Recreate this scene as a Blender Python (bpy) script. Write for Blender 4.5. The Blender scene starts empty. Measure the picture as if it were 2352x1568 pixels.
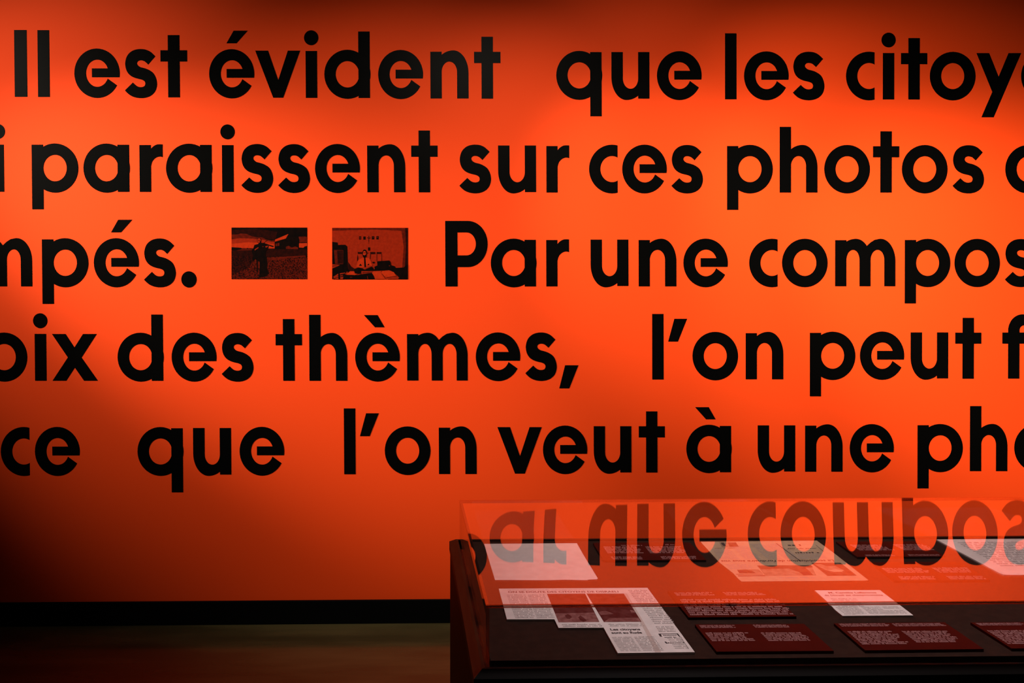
import bpy, bmesh, math, random
from mathutils import Vector, Matrix
from mathutils.geometry import delaunay_2d_cdt

S = bpy.context.scene
COL = S.collection
R = math.radians

# ------------------------------------------------------------------ camera, world, lights, exposure
W, H = 2352, 1568
FPX, PPX, PPY = 1945.0, 955.0, 620.0            # focal length and principal point in pixels (shifted lens)
YAW, PITCH, HC = R(1.1), R(0.6), 1.507
cd = bpy.data.cameras.new('camera'); cam = bpy.data.objects.new('camera', cd); COL.objects.link(cam)
cam.location = (0, 0, HC)
cam.rotation_euler = (R(90) - PITCH, 0, -YAW)
cd.sensor_width = 36.0; cd.lens = FPX / W * 36.0
cd.shift_x = (W / 2 - PPX) / W; cd.shift_y = -(H / 2 - PPY) / W
cd.clip_start = 0.02
S.camera = cam

S.view_settings.view_transform = 'Standard'
S.view_settings.look = 'None'
S.view_settings.gamma = 1.0
S.view_settings.use_curve_mapping = False
S.view_settings.exposure = 0.0
S.cycles.transparent_max_bounces = 24
S.cycles.max_bounces = 14

wd = bpy.data.worlds.new('world'); S.world = wd; wd.use_nodes = True
wd.node_tree.nodes['Background'].inputs[0].default_value = (0.9, 0.75, 0.6, 1)
wd.node_tree.nodes['Background'].inputs[1].default_value = 0.008


def spot(name, loc, target, power, size, blend, color=(1, 0.86, 0.7), radius=0.05):
    l = bpy.data.lights.new(name, 'SPOT'); o = bpy.data.objects.new(name, l); COL.objects.link(o)
    l.energy = power; l.spot_size = R(size); l.spot_blend = blend; l.color = color; l.shadow_soft_size = radius
    o.location = loc
    o.rotation_euler = (Vector(target) - Vector(loc)).to_track_quat('-Z', 'Y').to_euler()
    return o


WALL_Y = 3.52
# ceiling track of wall-washing spots
spot('wall_spot', (-2.999, 1.600, 2.900), (-1.225, WALL_Y, 1.709), 342.1, 50.15, 1.00)
spot('wall_spot', (-3.565, 1.986, 2.900), (-0.618, WALL_Y, 1.461), 929.3, 28.07, 1.00)
spot('wall_spot', (0.457, 1.600, 2.900), (0.036, WALL_Y, 1.522), 116.2, 62.16, 1.00)
spot('wall_spot', (0.685, 1.617, 3.283), (1.187, WALL_Y, 0.987), 162.4, 75.05, 1.00)
spot('wall_spot', (0.743, 1.600, 2.903), (2.261, WALL_Y, 1.380), 195.7, 60.29, 0.99)
spot('wall_spot', (0.270, 1.600, 2.900), (2.972, WALL_Y, 1.119), 852.5, 37.02, 1.00)
spot('wall_spot', (-0.125, 1.600, 3.069), (1.170, WALL_Y, 1.594), 350.5, 31.27, 1.00)
spot('wall_spot', (0.572, 2.398, 2.945), (2.385, WALL_Y, 0.971), 248.3, 48.16, 0.99)
# soft gallery lamp over the display case
spot('case_spot', (0.95, 1.95, 3.3), (0.95, 1.72, 0.8), 175, 56, 1.0, (1, 0.83, 0.82), 0.1)
# weak gallery lamp that reaches the floor at the foot of the wall
spot('floor_spot', (0.3, 1.6, 3.3), (0.3, 3.05, 0.0), 40, 38, 1.0, (0.95, 1, 0.7), 0.12)


# ------------------------------------------------------------------ pixel -> place
_fw = Vector((math.sin(YAW) * math.cos(PITCH), math.cos(YAW) * math.cos(PITCH), -math.sin(PITCH)))
_rt = Vector((math.cos(YAW), -math.sin(YAW), 0)); _up = _rt.cross(_fw)
EYE = Vector((0, 0, HC))


def ray(x, y):
    return _fw + _rt * ((x - PPX) / FPX) - _up * ((y - PPY) / FPX)


def on_z(x, y, z):
    d = ray(x, y); return EYE + d * ((z - HC) / d.z)


def on_y(x, y, Y):
    d = ray(x, y); return EYE + d * (Y / d.y)


# ------------------------------------------------------------------ materials
def mat(name, color, rough=0.6, spec=0.5, noise=0.0, nscale=20.0, bump=0.0, stretch=None, color2=None):
    m = bpy.data.materials.new(name); m.use_nodes = True
    nt = m.node_tree; b = nt.nodes['Principled BSDF']
    b.inputs['Base Color'].default_value = (*color, 1); b.inputs['Roughness'].default_value = rough
    b.inputs['Specular IOR Level'].default_value = spec
    if noise or bump or color2:
        tc = nt.nodes.new('ShaderNodeTexCoord'); mp = nt.nodes.new('ShaderNodeMapping')
        nt.links.new(tc.outputs['Object'], mp.inputs[0])
        if stretch: mp.inputs['Scale'].default_value = stretch
        nz = nt.nodes.new('ShaderNodeTexNoise'); nz.inputs['Scale'].default_value = nscale; nz.inputs['Detail'].default_value = 6
        nt.links.new(mp.outputs[0], nz.inputs['Vector'])
        if noise or color2:
            rp = nt.nodes.new('ShaderNodeValToRGB')
            c2 = color2 or tuple(min(1, c * (1 + noise)) for c in color)
            c1 = color if color2 else tuple(c * (1 - noise) for c in color)
            rp.color_ramp.elements[0].position = 0.38; rp.color_ramp.elements[1].position = 0.62
            rp.color_ramp.elements[0].color = (*c1, 1); rp.color_ramp.elements[1].color = (*c2, 1)
            nt.links.new(nz.outputs['Fac'], rp.inputs[0]); nt.links.new(rp.outputs[0], b.inputs['Base Color'])
        if bump:
            bp = nt.nodes.new('ShaderNodeBump'); bp.inputs['Strength'].default_value = bump; bp.inputs['Distance'].default_value = 0.001
            nt.links.new(nz.outputs['Fac'], bp.inputs['Height']); nt.links.new(bp.outputs[0], b.inputs['Normal'])
    return m


def acrylic(name, tint, ior=1.49):
    m = bpy.data.materials.new(name); m.use_nodes = True
    nt = m.node_tree; nt.nodes.clear()
    out = nt.nodes.new('ShaderNodeOutputMaterial'); mix = nt.nodes.new('ShaderNodeMixShader')
    tr = nt.nodes.new('ShaderNodeBsdfTransparent'); tr.inputs[0].default_value = (*tint, 1)
    gl = nt.nodes.new('ShaderNodeBsdfGlossy'); gl.inputs['Roughness'].default_value = 0.0
    gl.inputs['Color'].default_value = (1, 1, 1, 1)
    ge = nt.nodes.new('ShaderNodeNewGeometry')
    mr = nt.nodes.new('ShaderNodeMapRange')                # same reflectance from both sides of each face
    mr.inputs['To Min'].default_value = ior; mr.inputs['To Max'].default_value = 1 / ior
    fr = nt.nodes.new('ShaderNodeFresnel')
    nt.links.new(ge.outputs['Backfacing'], mr.inputs['Value']); nt.links.new(mr.outputs[0], fr.inputs['IOR'])
    nt.links.new(fr.outputs[0], mix.inputs[0]); nt.links.new(tr.outputs[0], mix.inputs[1]); nt.links.new(gl.outputs[0], mix.inputs[2])
    nt.links.new(mix.outputs[0], out.inputs[0])
    return m


ORANGE = (0.82, 0.0585, 0.0058)
M_WALL = mat("orange_paint", ORANGE, 0.7, 0.12, bump=0.12, nscale=260)
M_VINYL = mat('black_vinyl', (0.0014, 0.0014, 0.0014), 0.4, 0.022, bump=0.03, nscale=200)
M_BASE = mat('black_baseboard', (0.0015, 0.0016, 0.0018), 0.6, 0.06)
M_FLOOR = mat('polished_floor', (0.065, 0.052, 0.022), 0.13, 0.5, noise=0.25, nscale=3, bump=0.03, stretch=(0.6, 3, 1))
M_WOOD = mat('stained_wood', (0.032, 0.0145, 0.006), 0.5, 0.12, noise=0.3, nscale=14, stretch=(8, 0.7, 8))
M_FRONT = mat('black_front_rail', (0.004, 0.003, 0.0025), 0.6, 0.06)
M_BODY = mat('dark_cabinet', (0.009, 0.003, 0.0025), 0.6, 0.12, noise=0.2, nscale=10)
M_DECK = mat('brown_deck_cloth', (0.026, 0.0115, 0.0078), 0.9, 0.1, noise=0.12, nscale=60, bump=0.1)
M_GROOVE = mat('groove_shadow', (0.003, 0.003, 0.003), 0.9, 0.1)
M_ACR = acrylic('clear_acrylic', (0.985, 0.982, 0.98))
M_ACR_U = acrylic('clear_upright_acrylic', (0.985, 0.982, 0.98), 1.22)
M_ACR_E = acrylic('acrylic_cut_edge', (0.62, 0.5, 0.46))
M_PAPER = mat('white_paper', (0.74, 0.7, 0.68), 0.85, 0.2, noise=0.05, nscale=40)
M_NEWS = mat('newsprint', (0.5, 0.38, 0.25), 0.9, 0.1, noise=0.06, nscale=60)
M_INK = mat('grey_print', (0.33, 0.3, 0.29), 0.9, 0.1)
M_INKD = mat('dark_print', (0.06, 0.045, 0.045), 0.9, 0.1)
M_TINT = mat('pink_stained_column', (0.6, 0.5, 0.46), 0.9, 0.1)
M_PIC = mat('dark_red_halftone', (0.1, 0.016, 0.014), 0.8, 0.05, nscale=70, color2=(0.14, 0.035, 0.032))
M_PIC2 = mat('mid_red_halftone', (0.2, 0.065, 0.06), 0.8, 0.05, nscale=80, color2=(0.3, 0.13, 0.12))
M_NPIC = mat('grey_halftone', (0.06, 0.045, 0.03), 0.8, 0.1, nscale=80, color2=(0.12, 0.09, 0.06))
M_NPIC2 = mat('light_grey_halftone', (0.26, 0.19, 0.12), 0.8, 0.1, nscale=80, color2=(0.36, 0.27, 0.18))
M_RED = mat('dark_red_card', (0.058, 0.0035, 0.0018), 0.6, 0.03, noise=0.05, nscale=30)
M_REDTXT = mat('pale_pink_lettering', (0.33, 0.17, 0.17), 0.8, 0.2)
M_REDTXT2 = mat('orange_lettering', (0.5, 0.08, 0.04), 0.8, 0.2)


def tone(name, t, g=1.0, noise2=None, nscale=40):
    c = (ORANGE[0] * t, ORANGE[1] * t * g, ORANGE[2] * t)
    c2 = None
    if noise2 is not None: c2 = (ORANGE[0] * noise2, ORANGE[1] * noise2 * g, ORANGE[2] * noise2)
    return mat(name, c, 0.75, 0.04, nscale=nscale, color2=c2)


T0 = tone('print_black', 0.0015, 2, 0.004, 60)
T1 = tone('print_very_dark', 0.01, 0.8, 0.02, 80)
T2 = tone('print_dark_red', 0.07, 0.7, 0.11, 90)
T3 = tone('print_mid_red', 0.23, 0.7, 0.28, 90)
T4 = tone('print_light_red', 0.37, 0.8, 0.44, 90)
TG = tone('print_grass', 0.006, 0.7, 0.1, 190)
TGD = tone('print_dark_grass', 0.003, 0.7, 0.03, 170)


# ------------------------------------------------------------------ object helpers
def tag(o, label=None, cat=None, group=None, kind=None):
    if label: o['label'] = label
    if cat: o['category'] = cat
    if group: o['group'] = group
    if kind: o['kind'] = kind
    return o


def empty(name, loc=(0, 0, 0)):
    o = bpy.data.objects.new(name, None); COL.objects.link(o); o.location = loc; o.empty_display_size = 0.05
    return o


def link_mesh(name, me, mats, parent=None, loc=(0, 0, 0)):
    for m in mats: me.materials.append(m)
    o = bpy.data.objects.new(name, me); COL.objects.link(o); o.location = loc
    if parent: o.parent = parent
    return o


class MB:
    """collects shapes into one mesh; coordinates are world, made local to an origin when built"""
    def __init__(s): s.v = []; s.f = []; s.m = []

    def poly(s, pts, mi=0):
        n = len(s.v); s.v += [Vector(p) for p in pts]; s.f.append(tuple(range(n, n + len(pts)))); s.m.append(mi)

    def box(s, a, b, mi=0):
        x0, y0, z0 = a; x1, y1, z1 = b; n = len(s.v)
        s.v += [Vector(p) for p in ((x0, y0, z0), (x1, y0, z0), (x1, y1, z0), (x0, y1, z0), (x0, y0, z1), (x1, y0, z1), (x1, y1, z1), (x0, y1, z1))]
        for q in ((3, 2, 1, 0), (4, 5, 6, 7), (0, 1, 5, 4), (1, 2, 6, 5), (2, 3, 7, 6), (3, 0, 4, 7)):
            s.f.append(tuple(n + i for i in q)); s.m.append(mi)

    def slab(s, top, thick, mi=0, side=None):
        """polygon of points (counter-clockwise seen from above) with a thickness downwards"""
        n = len(s.v); k = len(top)
        s.v += [Vector(p) for p in top] + [Vector(p) - Vector((0, 0, thick)) for p in top]
        s.f.append(tuple(range(n, n + k))); s.m.append(mi)
        s.f.append(tuple(range(n + 2 * k - 1, n + k - 1, -1))); s.m.append(mi)
        for i in range(k):
            j = (i + 1) % k
            s.f.append((n + i, n + k + i, n + k + j, n + j)); s.m.append(mi if side is None else side)

    def build(s, name, mats, parent=None, origin=None, smooth=False):
        if not isinstance(mats, (list, tuple)): mats = [mats]
        if origin is None:
            origin = parent.location if parent is not None else Vector((0, 0, 0))
        origin = Vector(origin)
        me = bpy.data.meshes.new(name); me.from_pydata([v - origin for v in s.v], [], s.f); me.update()
        for p, mi in zip(me.polygons, s.m): p.material_index = mi; p.use_smooth = smooth
        loc = (0, 0, 0) if parent is not None else origin
        return link_mesh(name, me, mats, parent, loc)


def bevel(o, w, seg=2):
    md = o.modifiers.new('bevel', 'BEVEL'); md.width = w; md.segments = seg; md.limit_method = 'ANGLE'; md.angle_limit = R(40)
    return o


# ------------------------------------------------------------------ setting
m = MB(); m.box((-5.0, WALL_Y, -0.02), (6.5, WALL_Y + 0.15, 3.6)); o = m.build('wall_back', M_WALL)
tag(o, 'orange painted gallery wall carrying large black French text', 'wall', kind='structure')
m = MB(); m.box((-5.0, -1.5, -0.08), (6.5, WALL_Y + 0.15, 0.0)); o = m.build('floor', M_FLOOR)
tag(o, 'dark polished floor at the foot of the orange wall', 'floor', kind='structure')
m = MB(); m.box((-5.0, WALL_Y - 0.012, 0.0), (6.5, WALL_Y, 0.0975)); o = m.build('baseboard_back', M_BASE)
bevel(o, 0.002)
tag(o, 'black baseboard along the foot of the orange wall', 'baseboard', kind='structure')

# ------------------------------------------------------------------ letter shapes (units: pixels of the photo at ascender height 152)
XH = 108.1


def ell(cx, cy, rx, ry, a0=0, a1=360, n=48):
    return [(cx + rx * math.cos(R(a0 + (a1 - a0) * i / n)), cy + ry * math.sin(R(a0 + (a1 - a0) * i / n))) for i in range(n + (0 if abs(a1 - a0) >= 360 else 1))]


def rect(x0, y0, x1, y1): return [(x0, y0), (x1, y0), (x1, y1), (x0, y1)]


def catmull(pts, n=5):
    """open smooth curve through points"""
    out = []
    for i in range(len(pts) - 1):
        p0 = pts[max(i - 1, 0)]; p1 = pts[i]; p2 = pts[i + 1]; p3 = pts[min(i + 2, len(pts) - 1)]
        for k in range(n):
            t = k / n
            out.append(tuple(0.5 * (2 * p1[c] + (p2[c] - p0[c]) * t + (2 * p0[c] - 5 * p1[c] + 4 * p2[c] - p3[c]) * t * t
                                    + (3 * p1[c] - p0[c] - 3 * p2[c] + p3[c]) * t ** 3) for c in (0, 1)))
    out.append(pts[-1]); return out


def bowl(cx): return [('+', ell(cx, 54.1, 53, 56.2)), ('-', ell(cx, 54.1, 26.8, 30.2))]


def flip(ps, w): return [(s, [(w - x, XH - y) for x, y in p]) for s, p in ps]


def arch(x0, top, right, itop=84.6, ix0=26.1, ix1=61.2, notch=100.2, outer_x=None):
    """shoulder of an n that leaves the stem at x0+26 and comes down as a leg ending at x=right"""
    tx = top
    pts = [(x0 + 13, 0), (x0 + 13, 84)]
    rxl = 46.0
    for i in range(9):
        x = x0 + 26.1 + (tx - x0 - 26.1) * i / 8
        y = 58 + 52.2 * math.sqrt(max(0, 1 - ((tx - x) / rxl) ** 2))
        pts.append((x, y))
    pts += ell(tx, 58, right - tx, 52.2, 90, 0, 16)[1:]
    pts += [(right, 0)]
    inner = [(ix0, -1), (ix1, -1)] + ell((ix0 + ix1) / 2, 61, (ix1 - ix0) / 2, itop - 61, 0, 180, 18)
    return [('+', pts), ('-', inner)]


_s_raw_a = [(398, 336), (375, 313), (350, 293), (315, 278), (272, 273), (230, 278), (195, 292), (165, 318), (147, 350), (138, 390), (139, 422), (147, 455), (163, 484), (186, 506), (215, 521), (245, 530), (275, 537), (297, 547), (308, 560), (310, 577), (304, 592), (291, 600), (272, 603), (250, 600), (228, 588), (202, 564)]
_s_raw_b = [(133, 631), (152, 652), (182, 676), (222, 692), (270, 698), (315, 693), (355, 677), (385, 651), (402, 620), (410, 582), (407, 545), (397, 512), (380, 483), (355, 462), (325, 446), (297, 437), (270, 430), (250, 418), (240, 403), (240, 390), (247, 379), (258, 373), (272, 371), (291, 374), (311, 384), (336, 407)]
_sc = lambda p: ((p[0] - 133) / 3.794, (690 - p[1]) / 3.794)
S_POLY = catmull([_sc(p) for p in _s_raw_a], 3) + catmull([_sc(p) for p in _s_raw_b], 3)

_eo = ell(51.6, 54.2, 51.6, 56.3)
_ei = ell(52.2, 54.2, 25.8, 31.0)
_ebar = [(40, 45.1)] + [(x, y) for x, y in ell(51.6, 54.2, 51.6, 56.3, -9.3, 11.3, 8)] + [(40, 65.2)]
E_PS = [('+', _eo), ('-', _ei), ('-', [(52, 45.1), (52, 60), (110, 60), (110, 45.1)]), ('+', _ebar),
        ('-', [(52.5, 45.05), (71.4, 45.05), (79.6, 39.1), (112, 15.5), (112, 45.05)])]
# restore the right side of the ring above the bar
E_PS = [('+', _eo), ('-', _ei), ('+', _ebar), ('-', [(60, 45.1), (71.4, 45.1), (79.6, 39.1), (112, 15.5), (112, 45.1)])]
C_PS = bowl(53) + [('-', [(66, -10), (130, -10), (130, 130), (66, 130)])]
N_PS = arch(0, 53, 87.6) + [('+', rect(0, 0, 26.1, XH - 1))]
M_PS = (arch(0, 48.4, 83, ix0=26.1, ix1=56.7) + [('-', rect(82.2, -1, 120, 60))] +
        [('+', [(56.7, 0), (56.7, 80), (75.6, 95.4)] + [(82 + 0.0, 101.5), (92, 107.8)] + ell(105.6, 58, 34.5, 52.2, 95, 0, 18) + [(140.1, 0)]),
         ('-', [(82.4, -1), (114.4, -1)] + ell(98.4, 61, 16, 23.7, 0, 180, 18)),
         ('+', rect(0, 0, 26.1, XH - 1)), ('+', rect(56.7, 0, 82.4, 62))])
R_PS = [('+', rect(0, 0, 26.1, XH - 1)),
        ('+', [(20, 60)] + [(26.1, 98)] + catmull([(26.1, 98), (32, 104), (41, 108.4), (53, 108.6)], 4) + [(53, 79.3)] + catmull([(53, 79.3), (45.5, 80.6), (37, 77.8), (29.5, 70), (26.1, 59)], 4))]
P_CAP = [('+', [(0, 0), (28.3, 0), (28.3, 44.7), (52, 44.7)] + ell(52, 97.9, 46, 53.2, -90, 90, 24) + [(52, 151.1), (0, 151.1)]),
         ('-', [(28.3, 71.6), (49, 71.6)] + ell(49, 98.1, 21.6, 26.5, -90, 90, 20) + [(28.3, 124.6)])]
U_W = 87.6
GLYPH = {
    'I': [('+', rect(0, 0, 28.4, 152))], 'l': [('+', rect(0, 0, 26.6, 152))],
    'i': [('+', rect(0, 0, 26.4, XH - 0.8))],
    'o': bowl(53), 'e': E_PS, 'c': C_PS, 's': [('+', S_POLY)],
    'p': bowl(53) + [('+', rect(0, -40, 26.1, XH - 0.6))],
    'q': bowl(53) + [('+', rect(104.5 - 26.4, -40, 104.5, XH - 0.6))],
    'a': bowl(53) + [('+', rect(104.5 - 26.4, 0, 104.5, XH - 0.6))],
    'd': bowl(53) + [('+', rect(104.5 - 26.4, 0, 104.5, 152))],
    'n': N_PS, 'm': M_PS, 'u': flip(N_PS, U_W), 'r': R_PS, 'P': P_CAP,
    'h': N_PS + [('+', rect(0, 0, 26.4, 152))],
    't': [('+', rect(17, 0, 43.5, 142)), ('+', rect(0, 81.7, 60.8, 107.4))],
    'v': [('+', [(0, 107.5), (29.4, 107.5), (52.2, 40.5), (74.6, 107.5), (102.9, 107.5), (63.4, 0), (40.3, 0)])],
    'x': [('+', [(0, 107.1), (31.4, 107.1), (51.4, 76.2), (71.3, 107.1), (102.7, 107.1), (67.4, 53.3), (104.4, 0), (72.4, 0), (51.7, 30), (31.9, 0), (0.3, 0), (36, 53.3)])],
    'y': [('+', [(0, 107.6), (29.4, 107.6), (51.6, 52.6), (74.4, 107.6), (103.5, 107.6), (40.1, -41.1), (12, -41.1), (37, 17.6)])],
    'f': [('+', rect(13.6, 0, 39.9, 118)), ('+', rect(0, 81.7, 58, 107.4)),
          ('+', [(13.6, 110)] + ell(47, 112, 33.4, 38, 180, 90, 12) + [(62, 149), (62, 124), (50, 124.5)] + ell(50, 113, 10.1, 11.5, 90, 180, 8))],
}
DOT = ell(13.2, 137.5, 16.5, 17.1, n=36)
EXTRA = {   # marks that are pieces of their own: (name, outline)
    'i': ('dot', DOT),
    '´': ('accent', [(40.2, 123.8), (63, 123.8), (88.9, 152.6), (56.8, 152.6)]),
    '`': ('accent', [(46, 123.2), (68.4, 123.2), (52.4, 151.2), (20.8, 151.2)]),
}
PUNCT = {
    '.': ('period', ell(17.6, 16, 17.6, 18.7, n=36)),
    ',': ('comma', [(0, -19.7), (23.3, -19.7), (44.6, 33.6), (13.6, 33.6)]),
    '’': ('apostrophe', [(0, 88), (22.8, 88), (44, 140.7), (14.4, 140.7)]),
}


def inside(pt, poly):
    x, y = pt; c = False; j = len(poly) - 1
    for i in range(len(poly)):
        xi, yi = poly[i]; xj, yj = poly[j]
        if (yi > y) != (yj > y) and x < (xj - xi) * (y - yi) / (yj - yi) + xi: c = not c
        j = i
    return c


def fill(ps):
    """boolean fill of a list of ('+'/'-', outline): vertices and triangles"""
    vs, es = [], []
    for s_, p in ps:
        n = len(vs); vs += [Vector(q) for q in p]; es += [(n + i, n + (i + 1) % len(p)) for i in range(len(p))]
    v, e, f, *_ = delaunay_2d_cdt(vs, es, [], 0, 1e-4)
    tris = []
    for t in f:
        c = (v[t[0]] + v[t[1]] + v[t[2]]) / 3
        k = False
        for s_, p in ps:
            if inside((c.x, c.y), p): k = (s_ == '+')
        if k:
            a, b, d = (v[i] for i in t)
            ar = (b - a).cross(d - a)
            if abs(ar) > 1e-6: tris.append(t if ar > 0 else (t[0], t[2], t[1]))
    return v, tris


_cache = {}


def glyph_fill(key, ps):
    if key not in _cache: _cache[key] = fill(ps)
    return _cache[key]


VT = 0.0012          # vinyl thickness


def letter_obj(name, key, ps, x, b, k, lean, parent, material=None):
    v, tris = glyph_fill(key, ps)
    used = sorted({i for t in tris for i in t}); idx = {i: n for n, i in enumerate(used)}
    front, back = [], []
    for i in used:
        gx, gy = v[i]
        p = on_y(x + k * gx - lean * gy, b - k * gy, WALL_Y)
        front.append(p - Vector((0, VT, 0)) - parent.location); back.append(p - Vector((0, 0.00015, 0)) - parent.location)
    n = len(used); faces = []
    cnt = {}
    for t in tris:
        a = [idx[i] for i in t]
        faces.append(tuple(a)); faces.append(tuple(n + q for q in reversed(a)))
        for p, q in ((a[0], a[1]), (a[1], a[2]), (a[2], a[0])): cnt[(p, q)] = cnt.get((p, q), 0) + 1
    for (p, q) in cnt:
        if (q, p) not in cnt: faces.append((q, p, n + p, n + q))
    me = bpy.data.meshes.new(name); me.from_pydata(front + back, [], faces); me.update()
    return link_mesh(name, me, [material or M_VINYL], parent)


def interp(tab, x):
    if x <= tab[0][0]: return tab[0][1]
    for (a, ya), (b, yb) in zip(tab, tab[1:]):
        if x <= b: return ya + (yb - ya) * (x - a) / (b - a)
    return tab[-1][1]


BASE = [
    [(0, 221.6), (100, 222.4), (400, 223.4), (840, 225), (1119, 226.4), (1480, 227.4), (1676, 227.8), (2100, 228.3), (2352, 228.5)],
    [(0, 440), (100, 440.2), (520, 440.5), (970, 441.4), (1250, 441.9), (2352, 441.9)],
    [(0, 657.3), (1000, 657.5), (1500, 657.2), (2352, 656.8)],
    [(0, 873.8), (800, 873.8), (1000, 873.2), (1510, 871), (1795, 870.3), (2220, 869.1), (2352, 868.8)],
    [(0, 1090.3), (530, 1090), (803, 1088.4), (1080, 1087.7), (1420, 1085), (1680, 1083.3), (1920, 1082.2), (2240, 1081.2), (2352, 1080.8)],
]
# every letter with its left edge; '´' and '`' put an accent on the letter before them
WORDS = [
    (0, 'Il', [('I', 33.6), ('l', 87.1)]), (0, 'est', [('e', 170.9), ('s', 286.7), ('t', 368.9)]),
    (0, 'évident', [('e´', 480.4), ('v', 586.7), ('i', 702.2), ('d', 745), ('e', 868.6), ('n', 988.6), ('t', 1089)]),
    (0, 'que', [('q', 1277.6), ('u', 1404.3), ('e', 1508.8)]), (0, 'les', [('l', 1665.2), ('e', 1708.8), ('s', 1820.9)]),
    (0, 'citoye', [('c', 1943), ('i', 2027.6), ('t', 2069.3), ('o', 2135.5), ('y', 2242.5), ('e', 2345.2)]),
    (1, 'i', [('i', -17.3)]),
    (1, 'paraissent', [('p', 73.2), ('a', 191.7), ('r', 320.6), ('a', 381.4), ('i', 510.1), ('s', 554), ('s', 638.7), ('e', 723.6), ('n', 843.5), ('t', 944.7)]),
    (1, 'sur', [('s', 1055), ('u', 1144.1), ('r', 1254.9)]), (1, 'ces', [('c', 1352.9), ('e', 1429), ('s', 1541.9)]),
    (1, 'photos', [('p', 1669.8), ('h', 1790.6), ('o', 1893), ('t', 2005), ('o', 2071.3), ('s', 2187.7)]),
    (1, 'o', [('o', 2308.8)]),
    (2, 'mpés.', [('m', -67), ('p', 96.8), ('e´', 215.6), ('s', 330.5), ('.', 416.1)]),
    (2, 'Par', [('P', 1022.9), ('a', 1127.2), ('r', 1254.6)]), (2, 'une', [('u', 1356.5), ('n', 1466.7), ('e', 1569.5)]),
    (2, 'compos', [('c', 1720.6), ('o', 1796), ('m', 1918), ('p', 2078), ('o', 2192), ('s', 2308)]),
    (3, 'oix', [('o', -43.4), ('i', 80.2), ('x', 120)]), (3, 'des', [('d', 270.2), ('e', 394.3), ('s', 509.1)]),
    (3, 'thèmes,', [('t', 633.3), ('h', 710.5), ('e`', 815.8), ('m', 935), ('e', 1092.7), ('s', 1206.5), (',', 1284.3)]),
    (3, 'l’on', [('l', 1497.9), ('’', 1534.7), ('o', 1590.4), ('n', 1712.6)]),
    (3, 'peut', [('p', 1860), ('e', 1975), ('u', 2091.4), ('t', 2193.8)]), (3, 'f', [('f', 2301.9)]),
    (4, 'ce', [('c', 2), ('e', 80.4)]), (4, 'que', [('q', 316), ('u', 443.8), ('e', 550.4)]),
    (4, 'l’on', [('l', 790.3), ('’', 827), ('o', 883.8), ('n', 1008)]),
    (4, 'veut', [('v', 1142.7), ('e', 1247), ('u', 1363.7), ('t', 1467.1)]), (4, 'à', [('a`', 1576.2)]),
    (4, 'une', [('u', 1740.2), ('n', 1849), ('e', 1951.5)]), (4, 'pho', [('p', 2107.2), ('h', 2227.6), ('o', 2329.4)]),
]
LINE = ['top line', 'second line', 'middle line', 'fourth line', 'bottom line']
for ln, text, letters in WORDS:
    x0 = letters[0][1]; b0 = interp(BASE[ln], x0)
    root = empty('vinyl_word', on_y(x0, b0, WALL_Y))
    bpy.context.view_layer.update()
    cut = {'citoye': 'word piece “citoye” cut by the right edge', 'i': 'letter “i” cut by the left edge', 'o': 'round letter cut by the right edge',
           'mpés.': 'word end “mpés.” with full stop', 'compos': 'word piece “compos” running off the right edge', 'oix': 'word end “oix” cut by the left edge',
           'f': 'letter “f” cut by the right edge', 'pho': 'word piece “pho” running off the right edge'}.get(text, 'word “%s”' % text)
    tag(root, 'black vinyl %s, %s of the orange wall' % (cut, LINE[ln]), 'wall lettering', 'words of the wall text', 'thing')
    for g, x in letters:
        b = interp(BASE[ln], x + 50)
        k = 1.0095 - 8.5e-6 * (x + 50) - (b - 220) * 1.2e-5
        lean = 0.012 * (1 - (x + 50) / 1800)
        x = x + lean * 54
        if g in PUNCT:
            nm, out = PUNCT[g]; letter_obj(nm, g, [('+', out)], x, b, k, lean, root); continue
        o = letter_obj('letter', g[0], GLYPH[g[0]], x, b, k, lean, root)
        ex = EXTRA.get(g[1]) if len(g) > 1 else EXTRA.get(g)
        if ex:
            d = letter_obj(ex[0], 'x' + g, [('+', ex[1])], x, b, k, lean, root); d.parent = o

# ------------------------------------------------------------------ two printed photographs on the wall
def wall_print(name, rect_px, ox, oy, sc, base, shapes, label):
    """flat print: base sheet plus inked areas; shape points are in a zoomed frame (ox, oy, sc)"""
    x0, y0, x1, y1 = rect_px
    org = on_y((x0 + x1) / 2, (y0 + y1) / 2, WALL_Y)
    mats = [base]; mb = MB()
    q = [on_y(x0, y1, WALL_Y), on_y(x1, y1, WALL_Y), on_y(x1, y0, WALL_Y), on_y(x0, y0, WALL_Y)]
    dz = Vector((0, 0.0010, 0))
    f = [p - dz for p in q]; n = 0
    mb.poly(f); mb.poly(list(reversed(q)))
    for i in range(4): j = (i + 1) % 4; mb.poly([f[j], f[i], q[i], q[j]])
    lay = 0.0010
    lo = (x0 - ox) * sc, (y0 - oy) * sc; hi = (x1 - ox) * sc, (y1 - oy) * sc
    for mt, pts in shapes:
        lay += 0.00004
        if mt not in mats: mats.append(mt)
        pts = [(min(max(px, lo[0]), hi[0]), min(max(py, lo[1]), hi[1])) for px, py in pts]
        v, tris = fill([('+', [(a, -b) for a, b in pts])])
        for t in tris:
            mb.poly([on_y(ox + v[i].x / sc, oy - v[i].y / sc, WALL_Y) - Vector((0, lay, 0)) for i in t], mats.index(mt))
    o = mb.build(name, mats, None, org)
    tag(o, label, 'photograph print', 'small printed photographs in the wall text', 'thing')
    return o


def bar(a, b, w):
    d = Vector((b[0] - a[0], b[1] - a[1])).normalized(); n = Vector((-d.y, d.x)) * w / 2
    return [(a[0] + n.x, a[1] + n.y), (b[0] + n.x, b[1] + n.y), (b[0] - n.x, b[1] - n.y), (a[0] - n.x, a[1] - n.y)]


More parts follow.
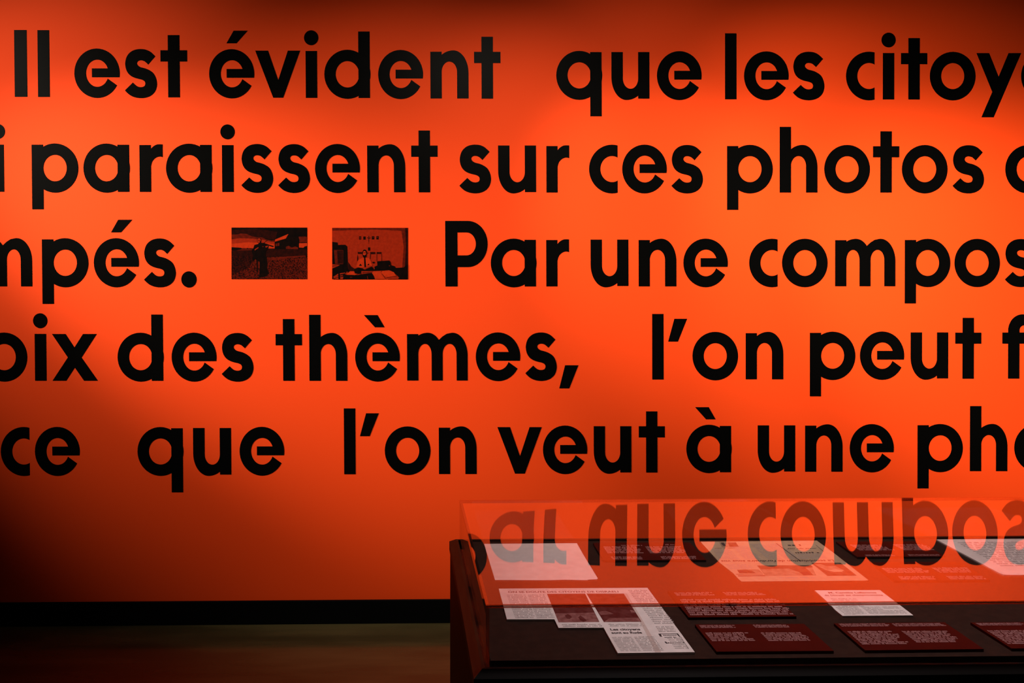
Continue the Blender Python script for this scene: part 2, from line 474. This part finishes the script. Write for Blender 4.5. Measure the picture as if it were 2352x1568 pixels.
SC = 11.616
sh1 = [
    (T1, [(75, 150), (700, 110), (1300, 200), (1250, 420), (900, 360), (600, 320), (300, 245), (75, 280)]),
    (T2, [(75, 275), (250, 265), (320, 245), (480, 255), (610, 315), (760, 345), (900, 350), (1010, 405), (1150, 435), (1250, 425), (1240, 650), (75, 650)]),
    (T3, [(75, 400), (300, 370), (620, 380), (900, 410), (1100, 460), (1240, 470), (1240, 648), (75, 640)]),
    (T4, [(75, 520), (500, 480), (1000, 500), (1240, 540), (1240, 640), (75, 620)]),
    (T2, [(1870, 330), (2060, 325), (2095, 340), (2095, 480), (1890, 490)]),
    (T4, [(1880, 505), (2095, 500), (2095, 575), (2030, 590), (2000, 625), (1880, 620)]),
    (T1, [(75, 690), (640, 690), (1050, 650), (2095, 670), (2095, 830), (1050, 870), (75, 830)]),
    (T0, [(75, 610), (330, 625), (380, 660), (480, 650), (500, 625), (530, 650), (580, 640), (640, 650), (640, 665), (75, 700)]),
    (T2, [(370, 660), (640, 662), (620, 688), (200, 702)]),
    (T4, [(1245, 405), (1600, 255), (1530, 378), (1240, 462)]),
    (T0, [(1232, 470), (1530, 380), (1625, 255), (1760, 250), (1860, 330), (1890, 410), (1870, 625), (1870, 670), (1230, 660)]),
    (T2, [(1530, 600), (1600, 570), (1690, 620), (1780, 590), (1860, 620), (1850, 665), (1530, 655)]),
    (T2, [(1255, 520), (1290, 510), (1290, 580), (1255, 585)]), (T2, [(1300, 508), (1355, 495), (1355, 570), (1300, 578)]),
    (TG, [(1040, 880), (2060, 828), (2095, 950), (2095, 1460), (80, 1460), (80, 1330), (560, 1150), (640, 980), (760, 950)]),
    (TGD, [(80, 830), (640, 830), (640, 980), (560, 1150), (80, 1340)]),
    (T2, [(1060, 905), (1600, 855), (2060, 835), (2060, 860), (1500, 905), (1250, 960), (1060, 940)]),
    (T2, [(760, 980), (830, 970), (835, 1160), (760, 1180)]),
    (T0, [(750, 960), (785, 970), (790, 1280), (760, 1290)]),
    (T0, [(690, 550), (790, 525), (810, 495), (900, 490), (960, 515), (1060, 545), (1070, 600), (1050, 660), (1000, 720), (990, 830), (1020, 880), (1040, 1000), (1030, 1180), (1085, 1310), (1000, 1390), (820, 1415), (840, 1000), (760, 975), (730, 935), (640, 955), (650, 800), (615, 720), (660, 650)]),
    (T0, ell(818, 430, 58, 74, n=28)), (T3, ell(815, 432, 46, 62, n=28)), (T0, ell(852, 468, 18, 26, n=16)), (T1, bar((780, 430), (850, 432), 12)),
    (T0, [(930, 495), (960, 500), (1080, 540), (1210, 578), (1180, 606), (1060, 565), (950, 535)]),
    (T0, bar((905, 520), (1035, 425), 9)), (T3, [(690, 685), (720, 650), (795, 608), (800, 630), (715, 692)]),
    (T3, [(975, 590), (1060, 565), (1040, 605), (1000, 622)]), (T2, ell(920, 595, 22, 10, n=12)), (T2, ell(720, 955, 22, 20, n=12)),
]
wall_print('photograph_print', (531.8, 522.4, 705.8, 640.8), 525, 515, SC, T0, sh1,
           'dark red printed photograph of a person playing a fiddle before a barn')
sh2 = [
    (T2, [(95, 95), (2115, 95), (2115, 180), (1200, 140), (95, 170)]),
    (T2, [(1930, 95), (2115, 95), (2115, 1150), (1960, 1160), (2000, 600)]),
    (T1, [(2040, 95), (2115, 95), (2115, 1150), (2030, 1160), (2060, 600)]),
    (T1, [(520, 1000), (600, 1120), (700, 1190), (700, 1260), (520, 1260)]),
    (T0, [(95, 465), (240, 485), (250, 550), (330, 545), (440, 545), (500, 590), (520, 1200), (560, 1215), (560, 1270), (400, 1310), (95, 1390)]),
    (T2, [(140, 682), (390, 690), (385, 1060), (170, 1055)]), (T1, [(225, 700), (385, 700), (380, 1050), (240, 1040)]),
    (T3, [(95, 1062), (300, 1080), (250, 1112), (95, 1180)]), (T1, [(95, 1110), (240, 1095), (230, 1105), (95, 1125)]),
    (T1, rect(808, 318, 866, 406)), (T2, rect(826, 340, 850, 385)), (T0, rect(924, 325, 986, 408)), (T0, rect(1150, 318, 1216, 402)), (T0, rect(1272, 316, 1332, 402)),
    (T2, ell(1300, 350, 14, 16, n=12)), (T2, ell(1185, 350, 12, 14, n=12)),
    (T1, bar((1025, 352), (1068, 372), 16)), (T1, bar((1068, 372), (1112, 358), 16)), (T1, bar((1068, 310), (1068, 460), 14)), (T2, bar((1068, 460), (1068, 520), 8)),
    (T0, rect(1048, 614, 1106, 700)),
    (T1, rect(774, 738, 900, 786)), (T1, bar((900, 765), (1055, 765), 16)), (T1, rect(1108, 738, 1242, 792)), (T1, rect(1280, 738, 1406, 786)),
    (T0, [(770, 790), (785, 900), (780, 960), (755, 1000)]), (T1, bar((1283, 790), (1283, 980), 9)), (T1, bar((1410, 790), (1412, 975), 10)), (T1, bar((1112, 790), (1105, 920), 14)),
    (T4, [(775, 970), (860, 912), (930, 890), (1000, 890), (1075, 905), (1115, 955), (1165, 1105), (1060, 1140), (960, 1165), (735, 1140)]),
    (T0, [(805, 1105), (850, 1045), (890, 1110)]), (T0, [(1020, 1090), (1070, 1045), (1090, 1090)]),
    (T3, [(740, 1140), (900, 1145), (1150, 1090), (1170, 1110), (1000, 1180), (950, 1205)]),
    (T0, ell(958, 770, 62, 98, n=30)), (T4, ell(956, 775, 44, 62, n=26)), (T0, [(905, 840), (925, 815), (955, 835), (990, 800), (1010, 850), (985, 890), (935, 890)]),
    (T1, bar((915, 762), (1000, 762), 16)), (T2, ell(955, 828, 18, 10, n=12)),
    (T0, [(942, 870), (976, 870), (998, 1130), (975, 1150), (952, 1135)]),
    (T0, [(1160, 1000), (1235, 1000), (1215, 1040), (1180, 1040)]),
    (T0, [(1290, 985), (1620, 962), (1650, 1010), (1665, 1090), (1760, 1115), (1800, 1185), (1700, 1215), (1230, 1215), (1220, 1130), (1300, 1095)]), (T2, ell(1620, 1105, 16, 14, n=12)),
    (T0, [(680, 1190), (790, 1150), (900, 1170), (970, 1215), (1010, 1190), (1150, 1130), (1180, 1150), (1200, 1200), (1800, 1160), (2000, 1150), (2115, 1060), (2115, 1460), (1860, 1460), (1880, 1420), (1740, 1275), (1610, 1222), (870, 1245), (860, 1310), (740, 1320), (690, 1290)]),
    (T0, [(95, 1390), (400, 1310), (480, 1345), (760, 1355), (900, 1320), (1060, 1310), (1110, 1285), (1160, 1310), (1235, 1460), (95, 1460)]),
    (T4, [(485, 1325), (570, 1250), (680, 1252), (700, 1310), (780, 1325), (700, 1352), (500, 1345)]),
    (T3, [(870, 1248), (1190, 1247), (1190, 1290), (1050, 1305), (880, 1330)]), (T0, bar((900, 1295), (1180, 1275), 16)),
    (T4, [(1150, 1290), (1200, 1250), (1390, 1245), (1400, 1300), (1510, 1460), (1235, 1460), (1215, 1390)]),
    (T4, [(1395, 1290), (1440, 1240), (1610, 1225), (1740, 1280), (1800, 1378), (1530, 1412), (1470, 1370)]),
    (T3, [(1530, 1450), (1560, 1425), (1800, 1395), (1870, 1425), (1850, 1460), (1530, 1460)]),
    (T3, [(120, 1400), (260, 1310), (440, 1285), (440, 1305), (280, 1345), (140, 1420)]), (T3, [(120, 1450), (160, 1395), (380, 1350), (380, 1372), (200, 1420)]), (T3, [(150, 1460), (200, 1430), (390, 1395), (380, 1460)]),
    (T0, [(255, 1280), (295, 1270), (310, 1460), (260, 1460)]), (T3, [(465, 1270), (510, 1265), (515, 1280), (480, 1290)]), (T2, ell(595, 1410, 36, 9, n=14)), (T2, bar((1030, 1380), (1045, 1460), 18)),
]
wall_print('photograph_print', (762.8, 522.9, 937.6, 640.8), 755, 515, SC, T3, sh2,
           'red printed photograph of a person in shirt and tie at a desk')

# ------------------------------------------------------------------ display case
ZR = 0.827                      # top of the wooden rail, also the deck
TT = 0.0017                    # top sheet: spacing of its two reflecting faces
ZG = 0.9275                     # top face of the acrylic cover
GX0, GX1 = 0.1455, 2.05         # outer faces of the acrylic box
GY0, GY1 = 1.421, 2.047
OX0, OX1, OY0, OY1 = 0.1225, 2.075, 1.389, 2.078     # outer faces of the wooden frame
GT = 0.006
case = empty('display_case', ((OX0 + OX1) / 2, (OY0 + OY1) / 2, 0))
bpy.context.view_layer.update()
tag(case, 'long dark wooden display case under a low clear cover, before the orange wall', 'display case', kind='thing')
m = MB(); m.box((OX0 + 0.002, OY0 + 0.002, 0.0), (OX1 - 0.002, OY1 - 0.002, ZR - 0.03)); o = m.build('cabinet', M_BODY, case); bevel(o, 0.002)


def rail(name, a, b, inn, wood=None):
    """frame rail from a to b (outer corners) with mitred ends; profile: chamfer, flat, groove for the cover, inner lip"""
    prof = [(0.0, ZR - 0.03), (0.0, ZR - 0.010), (0.015, ZR), (0.0205, ZR), (0.0205, ZR - 0.012), (0.0315, ZR - 0.012), (0.0315, ZR - 0.03)]
    a, b, inn = Vector(a), Vector(b), Vector(inn); d = (b - a).normalized()
    mb = MB(); k = len(prof)
    pa = [a + (inn + d) * u + Vector((0, 0, z)) for u, z in prof]; pb = [b + (inn - d) * u + Vector((0, 0, z)) for u, z in prof]
    for i in range(k):
        j = (i + 1) % k
        mb.poly([pa[i], pb[i], pb[j], pa[j]], 1 if i in (3, 4) else 0)
    mb.poly(list(reversed(pa))); mb.poly(pb)
    return mb.build(name, [wood or M_WOOD, M_GROOVE], case)


rail('rail', (OX0, OY1, 0), (OX0, OY0, 0), (1, 0, 0))
rail('rail', (OX0, OY0, 0), (OX1, OY0, 0), (0, 1, 0), M_FRONT)
rail('rail', (OX1, OY0, 0), (OX1, OY1, 0), (-1, 0, 0))
rail('rail', (OX1, OY1, 0), (OX0, OY1, 0), (0, -1, 0))
m = MB(); m.box((OX0 + 0.0325, OY0 + 0.0435, ZR - 0.03), (OX1 - 0.0325, OY1 - 0.0335, ZR)); m.build('deck', M_DECK, case)

# acrylic cover: top sheet sags two millimetres between its edges
SAG = 0.00216


def sag(x, y):
    u0 = 1 - math.exp(-((x - GX0) / 0.22) ** 2); u1 = 1 - math.exp(-((GX1 - x) / 0.22) ** 2)
    v = (y - GY0) / (GY1 - GY0)
    return -4 * SAG * v * (1 - v) * u0 * u1


NXg, NYg = 190, 64
me_v, me_f, me_m = [], [], []
for top in (1, 0):
    base = len(me_v)
    for j in range(NYg + 1):
        for i in range(NXg + 1):
            x = GX0 + (GX1 - GX0) * i / NXg; y = GY0 + (GY1 - GY0) * j / NYg
            me_v.append(Vector((x, y, ZG + sag(x, y) - (0 if top else TT))) - case.location)
    for j in range(NYg):
        for i in range(NXg):
            q = [base + j * (NXg + 1) + i, base + j * (NXg + 1) + i + 1, base + (j + 1) * (NXg + 1) + i + 1, base + (j + 1) * (NXg + 1) + i]
            me_f.append(tuple(q if top else reversed(q))); me_m.append(0)
nsm = len(me_f)
for (xa, ya), (xb, yb) in (((GX0, GY0), (GX1, GY0)), ((GX1, GY0), (GX1, GY1)), ((GX1, GY1), (GX0, GY1)), ((GX0, GY1), (GX0, GY0))):
    n = len(me_v)
    me_v += [Vector(p) - case.location for p in ((xa, ya, ZG - TT), (xb, yb, ZG - TT), (xb, yb, ZG), (xa, ya, ZG))]
    me_f.append((n, n + 1, n + 2, n + 3)); me_m.append(1)
me = bpy.data.meshes.new('cover_top'); me.from_pydata(me_v, [], me_f); me.update()
for i, p in enumerate(me.polygons): p.material_index = me_m[i]; p.use_smooth = i < nsm
link_mesh('cover_top', me, [M_ACR, M_ACR_E], case)


def pane(a, b, thin):
    """upright sheet; the two long faces are clear, the cut edges darker; thin = axis of the thickness"""
    mb = MB(); mb.box(a, b)
    # box order: bottom, top, front(-y), right, back, left
    for i in range(6): mb.m[i] = 0 if (i in (2, 4) and thin == 'y') or (i in (3, 5) and thin == 'x') else 1
    return mb.build('cover_pane', [M_ACR_U if thin == 'y' else M_ACR, M_ACR_E], case)


m = MB(); e0, e1 = ZG - GT, ZG - TT - 0.0001
m.box((GX0, GY0, e0), (GX1, GY0 + GT, e1)); m.box((GX0, GY1 - GT, e0), (GX1, GY1, e1))
m.box((GX0, GY0 + GT, e0), (GX0 + GT, GY1 - GT, e1)); m.box((GX1 - GT, GY0 + GT, e0), (GX1, GY1 - GT, e1))
m.build('cover_edge', M_ACR_E, case)
zb, zt = ZR - 0.0115, ZG - GT - 0.0001
pane((GX0 + GT + 0.0002, GY0, zb), (GX1 - GT - 0.0002, GY0 + GT, zt), 'y')
pane((GX0 + GT + 0.0002, GY1 - GT, zb), (GX1 - GT - 0.0002, GY1, zt), 'y')
pane((GX0, GY0, zb), (GX0 + GT, GY1, zt), 'x')
pane((GX1 - GT, GY0, zb), (GX1, GY1, zt), 'x')

# ------------------------------------------------------------------ papers and caption cards on the deck
rnd = random.Random(7)


def P(x, y, z): return on_z(x, y, z)


def quad_uv(tl, tr, bl, z):
    a = P(*tl, z); return a, P(*tr, z) - a, P(*bl, z) - a


def text_rows(root, tl, tr, bl, z, rows, mi=0, ragged=0.0, last=None, ink=0.6, bold=1.0):
    """rows of small letter strokes filling a parallelogram given by three of its corners in the photo"""
    mb = MB(); a, U, V = quad_uv(tl, tr, bl, z)
    L = U.length; lh = V.length / rows; cw = lh * 0.36 * bold
    for r in range(rows):
        end = L * (1 - ragged * rnd.random())
        if last is not None and r == rows - 1: end = L * last
        s = 0.0
        while s < end:
            for _ in range(rnd.randint(2, 9)):
                if s >= end: break
                w = cw * rnd.uniform(0.55, 1.0); h = ink * rnd.choice((0.72, 0.72, 0.72, 1.0))
                t0 = (r + 0.92 - h) / rows; t1 = (r + 0.92) / rows
                u0 = s / L; u1 = min(1.0, (s + w) / L)
                mb.poly([a + U * u0 + V * t1, a + U * u1 + V * t1, a + U * u1 + V * t0, a + U * u0 + V * t0])
                s += w + cw * 0.28
            s += cw * 0.95
    return mb.build('text_block', [mi if not isinstance(mi, int) else (M_INK, M_INKD)[mi]], root)


def px_poly(mb, pts, z, mi):
    mb.poly([P(x, y, z) for x, y in pts], mi)


def mark(root, name, pts, z, m):
    mb = MB(); px_poly(mb, pts, z, 0); return mb.build(name, [m], root)


def ccw(pts):
    a = sum(p.x * q.y - q.x * p.y for p, q in zip(pts, pts[1:] + pts[:1]))
    return pts if a > 0 else list(reversed(pts))


def set_text(root, body, start, right, down, z, mi, bold=0.0, height=None):
    """real lettering: body laid from the photo point start (left end of the baseline) along right; down gives the letter height"""
    mb = MB(); c = bpy.data.curves.new('tmp', 'FONT'); c.body = body; c.size = 1.0; c.offset = bold; c.resolution_u = 3
    t = bpy.data.objects.new('tmp', c); COL.objects.link(t)
    dg = bpy.context.evaluated_depsgraph_get(); me = bpy.data.meshes.new_from_object(t.evaluated_get(dg))
    xs = [v.co.x for v in me.vertices]; x0, x1 = min(xs), max(xs); yt = 0.70
    a = P(*start, z); U = P(*right, z) - a; V = P(*down, z) - a
    for p in me.polygons:
        pts = [a + U * ((me.vertices[i].co.x - x0) / (x1 - x0)) + V * (me.vertices[i].co.y / yt) for i in p.vertices]
        if (pts[1] - pts[0]).cross(pts[2] - pts[0]).z < 0: pts.reverse()
        mb.poly(pts)
    mb.build('headline', [(M_INK, M_INKD)[mi]], root)
    bpy.data.objects.remove(t); bpy.data.curves.remove(c); bpy.data.meshes.remove(me)


def doc(name, outline, thick, mats, label, cat, group=None, side=None):
    """sheet or board lying on the deck; outline in photo pixels of its top face; returns (root, top z)"""
    z = ZR + thick
    pts = ccw([P(x, y, z) for x, y in outline])
    c = sum(pts, Vector()) / len(pts); c.z = ZR
    root = empty(name, c); bpy.context.view_layer.update()
    tag(root, label, cat, group, 'thing')
    mb = MB(); mb.slab(pts, thick - 0.0002, 0, side)
    o = mb.build('board' if thick > 0.0025 else 'sheet', mats, root)
    return root, z


def para(tl, bl, br, z):
    """top right corner of a rectangle seen in the photo from its other three corners"""
    a, b, c = P(*tl, z), P(*bl, z), P(*br, z)
    p = a + (c - b); d = p - EYE
    q = Vector((d.dot(_rt), d.dot(_up), d.dot(_fw)))
    return (PPX + FPX * q.x / q.z, PPY - FPX * q.y / q.z)


LIFT = 0.00015
CARDS = 'dark red caption cards in the display case'
PAPERS = 'papers in the display case'


def card(tl, bl, br, label, blocks, tr=None):
    z = ZR + 0.005
    tr = tr or para(tl, bl, br, z)
    root, z = doc('caption_card', [tl, bl, br, tr], 0.005, [M_RED], label, 'caption card', CARDS)
    for b in blocks:
        o = text_rows(root, b[0], b[1], b[2], z + LIFT, b[3], M_REDTXT, b[5] if len(b) > 5 else 0.12, None, 0.85); tag(o, 'pale pink printed text')
    return root


# back row, turned to readers on the far side
root, z = doc('paper_sheet', [(1112, 1248.5), (1325, 1247), (1339, 1272), (1373, 1327.5), (1371, 1330), (1352, 1330.5), (1349, 1332), (1300, 1331), (1250, 1332), (1137, 1331.5)], 0.0012, [M_PAPER],
              'blank white paper sheet with a ragged front edge, at the left end of the case', 'paper', PAPERS)
card((1362, 1246), (1386, 1286.5), (1622, 1285.5), 'dark red caption card at the back, between the blank sheet and the picture newspaper',
     [((1425, 1250.5), (1475, 1250.5), (1428, 1253), 1), ((1527, 1249), (1548, 1249), (1528, 1251.5), 1),
      ((1385, 1254), (1466, 1254), (1396, 1270), 6), ((1481, 1254), (1566, 1253.5), (1494, 1270), 6),
      ((1402, 1277), (1478, 1277), (1408, 1284), 3), ((1516, 1276.5), (1600, 1276), (1522, 1283.5), 3)])
root, z = doc('newspaper_page', [(1609, 1243.5), (1876, 1241), (1912, 1267), (1995, 1332), (1985, 1333), (1850, 1333.8), (1703, 1335), (1695, 1328), (1684, 1316), (1652, 1291)], 0.0025, [M_NEWS],
              'large yellowed newspaper page with three pictures along its near edge, lying upside down', 'newspaper', PAPERS)
zt_ = z + LIFT
for tl, tr, bl, n in (((1634, 1260), (1676, 1259.7), (1655, 1284), 10), ((1680, 1253), (1715, 1252.5), (1712, 1284), 12), ((1722, 1248), (1752, 1247.5), (1765, 1284), 15), ((1756, 1247.5), (1790, 1247), (1804, 1283), 15),
                      ((1828, 1270), (1888, 1269.5), (1840, 1283), 6), ((1664, 1294), (1716, 1294), (1677, 1306), 4)):
    text_rows(root, tl, tr, bl, zt_, n, 0)
for tl, tr, bl in (((1806, 1248), (1836, 1248), (1811, 1253.5)), ((1807, 1257.5), (1872, 1257), (1810, 1260.5)), ((1824, 1266), (1880, 1265.5), (1828, 1270.5)), ((1640, 1257.5), (1690, 1257), (1642, 1259.5))):
    text_rows(root, tl, tr, bl, zt_, 1, 1, bold=1.3)
text_rows(root, (1787, 1324), (1872, 1323.5), (1790, 1327.5), zt_, 1, 0)
set_text(root, "La sensibilisation de l'ordinaire sous vos", (1914, 1285.2), (1656, 1286.4), (1916.5, 1289.6), zt_, 1, 0.02)
mark(root, 'printed_rule', [(1782, 1247.3), (1784, 1247.3), (1841, 1289), (1838.5, 1289)], zt_, M_INKD)
mark(root, 'printed_rule', [(1873, 1251), (1874.2, 1251), (1893, 1266.5), (1891.5, 1266.5)], zt_, M_INKD)
mark(root, 'printed_rule', [(1690, 1318), (1752, 1317.3), (1753.5, 1318.6), (1691.5, 1319.2)], zt_, M_INKD)
mark(root, 'printed_rule', [(1694, 1321.3), (1756, 1320.6), (1758, 1322.4), (1696, 1323)], zt_, M_INKD)



def picture(root, quad, z, base, marks=()):
    mats = [base]; mb = MB(); px_poly(mb, quad, z, 0); zz = z
    for mt, pts in marks:
        if mt not in mats: mats.append(mt)
        zz += 0.00006; v, tris = fill([('+', [(a, -b) for a, b in pts])])
        for t in tris: mb.poly([P(v[i].x, -v[i].y, zz) for i in t], mats.index(mt))
    o = mb.build('printed_picture', mats, root); tag(o, 'printed halftone picture'); return o


picture(root, [(1692, 1307.5), (1742, 1307), (1752, 1316), (1701, 1316.6)], zt_, M_NPIC2, [(M_NPIC, [(1693, 1309), (1712, 1307.6), (1727, 1310), (1736, 1315.5), (1698, 1315.8)]), (M_INKD, [(1694, 1309), (1703, 1309.5), (1712, 1313), (1700, 1314.5)])])
picture(root, [(1738.5, 1298.2), (1863, 1297.4), (1875, 1321), (1758, 1322)], zt_, M_NPIC2, [(M_NPIC, [(1739, 1298.4), (1862, 1297.6), (1868, 1302), (1850, 1303.5), (1858, 1310), (1868, 1320), (1846, 1321), (1835, 1313), (1822, 1309), (1812, 1305), (1785, 1305.5), (1748, 1307)]),
        (M_INKD, [(1838, 1314), (1856, 1312), (1862, 1319), (1846, 1320.5)])])
picture(root, [(1863, 1292.2), (1930, 1291.6), (1968, 1321.4), (1900.5, 1322)], zt_, M_NPIC, [(M_NPIC2, [(1871, 1296), (1886, 1295), (1900, 1300), (1918, 1299), (1936, 1308), (1940, 1311), (1920, 1309), (1916, 1313), (1897, 1309)]),
        (M_NEWS, [(1900, 1309), (1918, 1307), (1938, 1309), (1934, 1312.5), (1916, 1313)])])
picture(root, [(1652, 1245), (1690, 1244.6), (1698, 1256), (1658, 1256.4)], zt_, M_NPIC2, [(M_INKD, [(1655, 1246), (1662, 1245.4), (1668, 1253.5), (1661, 1253)]), (M_NPIC, [(1672, 1246), (1690, 1245), (1696, 1254), (1676, 1255)])])
card((1920, 1243.5), (1969, 1278.5), (2171.5, 1277.3), 'dark red caption card at the back, just right of the picture newspaper',
     [((1950, 1250), (2030, 1249.7), (1976, 1263.5), 5), ((2048, 1249), (2120, 1248.7), (2077, 1263), 5),
      ((1985, 1273), (2055, 1272.8), (1990, 1276.5), 2), ((2084, 1272.6), (2160, 1272.2), (2089, 1276), 2)])
root, z = doc('paper_sheet', [(2151, 1238.5), (2500, 1235.5), (2640, 1318), (2320, 1320), (2306, 1319.3), (2296, 1316)], 0.003, [M_PAPER],
              'stack of white typed sheets at the back, cut by the right edge', 'paper', PAPERS)
text_rows(root, (2195, 1243.5), (2490, 1241), (2300, 1300), z + LIFT, 14, 0, 0.05, None); 
card((2001, 1291), (2055, 1333.3), (2274, 1331.8), 'dark red caption card in mid case, between the picture newspaper and the typed sheets',
     [((2024, 1303.5), (2122, 1303), (2040, 1315), 4), ((2138, 1302.5), (2218, 1302), (2160, 1314.5), 4),
      ((2062, 1322.5), (2150, 1322), (2070, 1330.5), 3), ((2172, 1321.8), (2256, 1321.5), (2184, 1330), 3)])

# front row, facing the near side
news_out = [(1145.5, 1351.3), (1164.4, 1421.8), (1273.5, 1421.6), (1283, 1441.3), (1386.5, 1440.8), (1419, 1499.3), (1595.8, 1497), (1487, 1349.4)]
root, z = doc('newspaper_clipping', news_out, 0.004, [M_PAPER],
              'stepped newspaper clipping mounted on board, two dark red pictures, at the front left', 'newspaper clipping', PAPERS)
zt_ = z + LIFT
for tl, tr, bl, n in (((1163, 1364), (1206, 1363.7), (1184, 1419), 16), ((1212, 1364), (1250, 1363.5), (1233, 1419), 16),
                      ((1441, 1353), (1484, 1353), (1504, 1432), 20), ((1505, 1437), (1545, 1436.5), (1514, 1451), 4),
                      ((1289, 1431.5), (1378, 1430.8), (1294, 1439), 2), ((1395, 1431), (1473, 1430.5), (1402, 1438), 2),
                      ((1404, 1461), (1449, 1460.6), (1426, 1495), 10), ((1455, 1460.5), (1500, 1460), (1478, 1494), 10), ((1531, 1463), (1562, 1462.6), (1551, 1489), 7)):
    text_rows(root, tl, tr, bl, zt_, n, 0)
set_text(root, 'ON SE DOUTE DES CITOYENS DE DISRAELI', (1167.5, 1360.8), (1421.5, 1359.9), (1166.3, 1357.2), zt_, 1, 0.02)
text_rows(root, (1165, 1353.6), (1340, 1353), (1166, 1355.3), zt_, 1, 0)
set_text(root, 'Les citoyens', (1402.8, 1447.2), (1471.5, 1446.7), (1400.2, 1442.8), zt_, 1, 0.035)
set_text(root, 'sont au Rude', (1405.5, 1454.9), (1475.5, 1454.3), (1402.7, 1450.2), zt_, 1, 0.035)
for q in ([(1511.5, 1454.8), (1557, 1454.2), (1558, 1455.4), (1512.5, 1456)], [(1512, 1455), (1517, 1455), (1521, 1461.5), (1516, 1461.5)], [(1553, 1454.3), (1557, 1454.2), (1563, 1462), (1560, 1462)],
          [(1526, 1473), (1530, 1473), (1534, 1477.5), (1530, 1477.5)], [(1563, 1462), (1564, 1462), (1582, 1490), (1581, 1490)]):
    mark(root, 'printed_rule', q, zt_, M_INKD)
for tl, tr, bl in (((1522, 1456.5), (1552, 1456), (1524.5, 1459.8)), ((1525, 1461), (1552, 1460.6), (1527, 1464.2)), ((1532, 1473.5), (1570, 1473), (1534.5, 1477.2))):
    text_rows(root, tl, tr, bl, zt_, 1, 1, bold=1.2)
mark(root, 'stained_strip', [(1433, 1362.5), (1440, 1362.5), (1519, 1497.5), (1505, 1497.8), (1482, 1450)], zt_ - 0.00006, M_TINT)

picture(root, [(1256.3, 1363.3), (1344, 1362.6), (1377, 1427.9), (1283, 1428.7)], zt_, M_PIC2,
        [(M_PIC, [(1257, 1363.5), (1344, 1362.8), (1366, 1406), (1340, 1407), (1275, 1408)]), (M_PIC, [(1297, 1413), (1304, 1410), (1310, 1413), (1314, 1417), (1308, 1421), (1302, 1420)]), (M_PIC, [(1328, 1417), (1333, 1413), (1342, 1419), (1348, 1425), (1340, 1427.5), (1333, 1424)])])
picture(root, [(1347, 1362.6), (1432.8, 1362.7), (1473.6, 1427.6), (1387, 1428)], zt_, M_PIC,
        [(M_PIC2, [(1374, 1405), (1390, 1402), (1410, 1409), (1380, 1412)]), (M_PIC2, [(1447, 1400), (1456, 1402), (1459, 1406), (1450, 1407)]), (M_PIC2, [(1400, 1419), (1466, 1418), (1472, 1427), (1388, 1427.5)])])
card((1533, 1356.5), (1582, 1417.3), (1829.3, 1414.9), 'dark red caption card straight under the cover’s front edge, behind another red card',
     [((1547, 1359.5), (1640, 1358.7), (1555, 1367.5), 3, 0, 0.2), ((1659, 1359), (1750, 1358.3), (1669, 1366.8), 3, 0, 0.2),
      ((1561, 1375), (1676, 1374), (1586, 1412.8), 9, 0, 0.12), ((1672, 1374.8), (1790, 1373.8), (1704, 1411.8), 9, 0, 0.12)])
# the small clipping keeps a slight wave in its left edge
root, z = doc('newspaper_clipping', [(1871, 1355.2), (1899, 1380), (1905, 1388.5), (1911, 1392), (1918, 1400), (1935.3, 1413.8), (2097.8, 1412.6), (2068, 1390), (2021, 1354.6)], 0.003, [M_PAPER],
              'small white clipping under the cover’s front edge, two-line headline', 'newspaper clipping', PAPERS)
zt_ = z + LIFT
set_text(root, 'M. Camille Laflamme', (1904, 1362.2), (2014, 1361.8), (1901, 1359.3), zt_, 1, 0.03)
set_text(root, 'de Disraeli est champignonniste', (1895, 1368.2), (2029, 1367.6), (1892.5, 1365), zt_, 1, 0.02)
for tl, tr, bl, n in (((1906, 1372.5), (1964, 1372), (1926, 1393), 6), ((1918, 1393), (1968, 1392.5), (1940, 1409.5), 6), ((1976, 1392), (2018, 1391.7), (1998, 1408.8), 6), ((2024, 1391.5), (2062, 1391.2), (2032, 1397), 2), ((2030, 1400), (2072, 1399.7), (2042, 1408.5), 3), ((1938, 1410.3), (1966, 1410), (1939.5, 1412), 1)):
    text_rows(root, tl, tr, bl, zt_, n, 0)

card((1596.1, 1433.5), (1646.3, 1495.8), (1915, 1494), 'dark red caption card at the very front, beside the stepped newspaper clipping',
     [((1605, 1434.8), (1690, 1434.2), (1611, 1441.8), 3, 0, 0.15), ((1728, 1434), (1812, 1433.5), (1736, 1440.8), 3, 0, 0.15),
      ((1619, 1451.5), (1716, 1450.8), (1636, 1472), 6, 0, 0.2), ((1746, 1451.5), (1846, 1450.8), (1766, 1471.5), 6, 0, 0.15)])
card((1915.4, 1431), (1987, 1492.9), (2259.6, 1489.8), 'dark red caption card at the very front, in front of the small white clipping',
     [((1925, 1431.5), (2040, 1430.5), (1934, 1438.5), 3, 0, 0.1), ((2047, 1431), (2166, 1430), (2058, 1437.8), 3, 0, 0.1),
      ((1945, 1448.5), (2052, 1447.5), (1981, 1479.5), 9, 0, 0.2), ((2070, 1448), (2174, 1447), (2106, 1475), 8, 0, 0.15)])
card((2229, 1428.9), (2323.3, 1488.6), (2600, 1485.5), 'dark red caption card at the very front, cut by the right edge of the picture',
     [((2239, 1430), (2345, 1429), (2252, 1436), 3, 0, 0.1), ((2362, 1429), (2470, 1428), (2376, 1435), 3, 0, 0.1),
      ((2266, 1446.5), (2372, 1445.5), (2316, 1478.5), 9, 0, 0.15), ((2392, 1445.5), (2500, 1444.5), (2440, 1477), 9, 0, 0.15)])
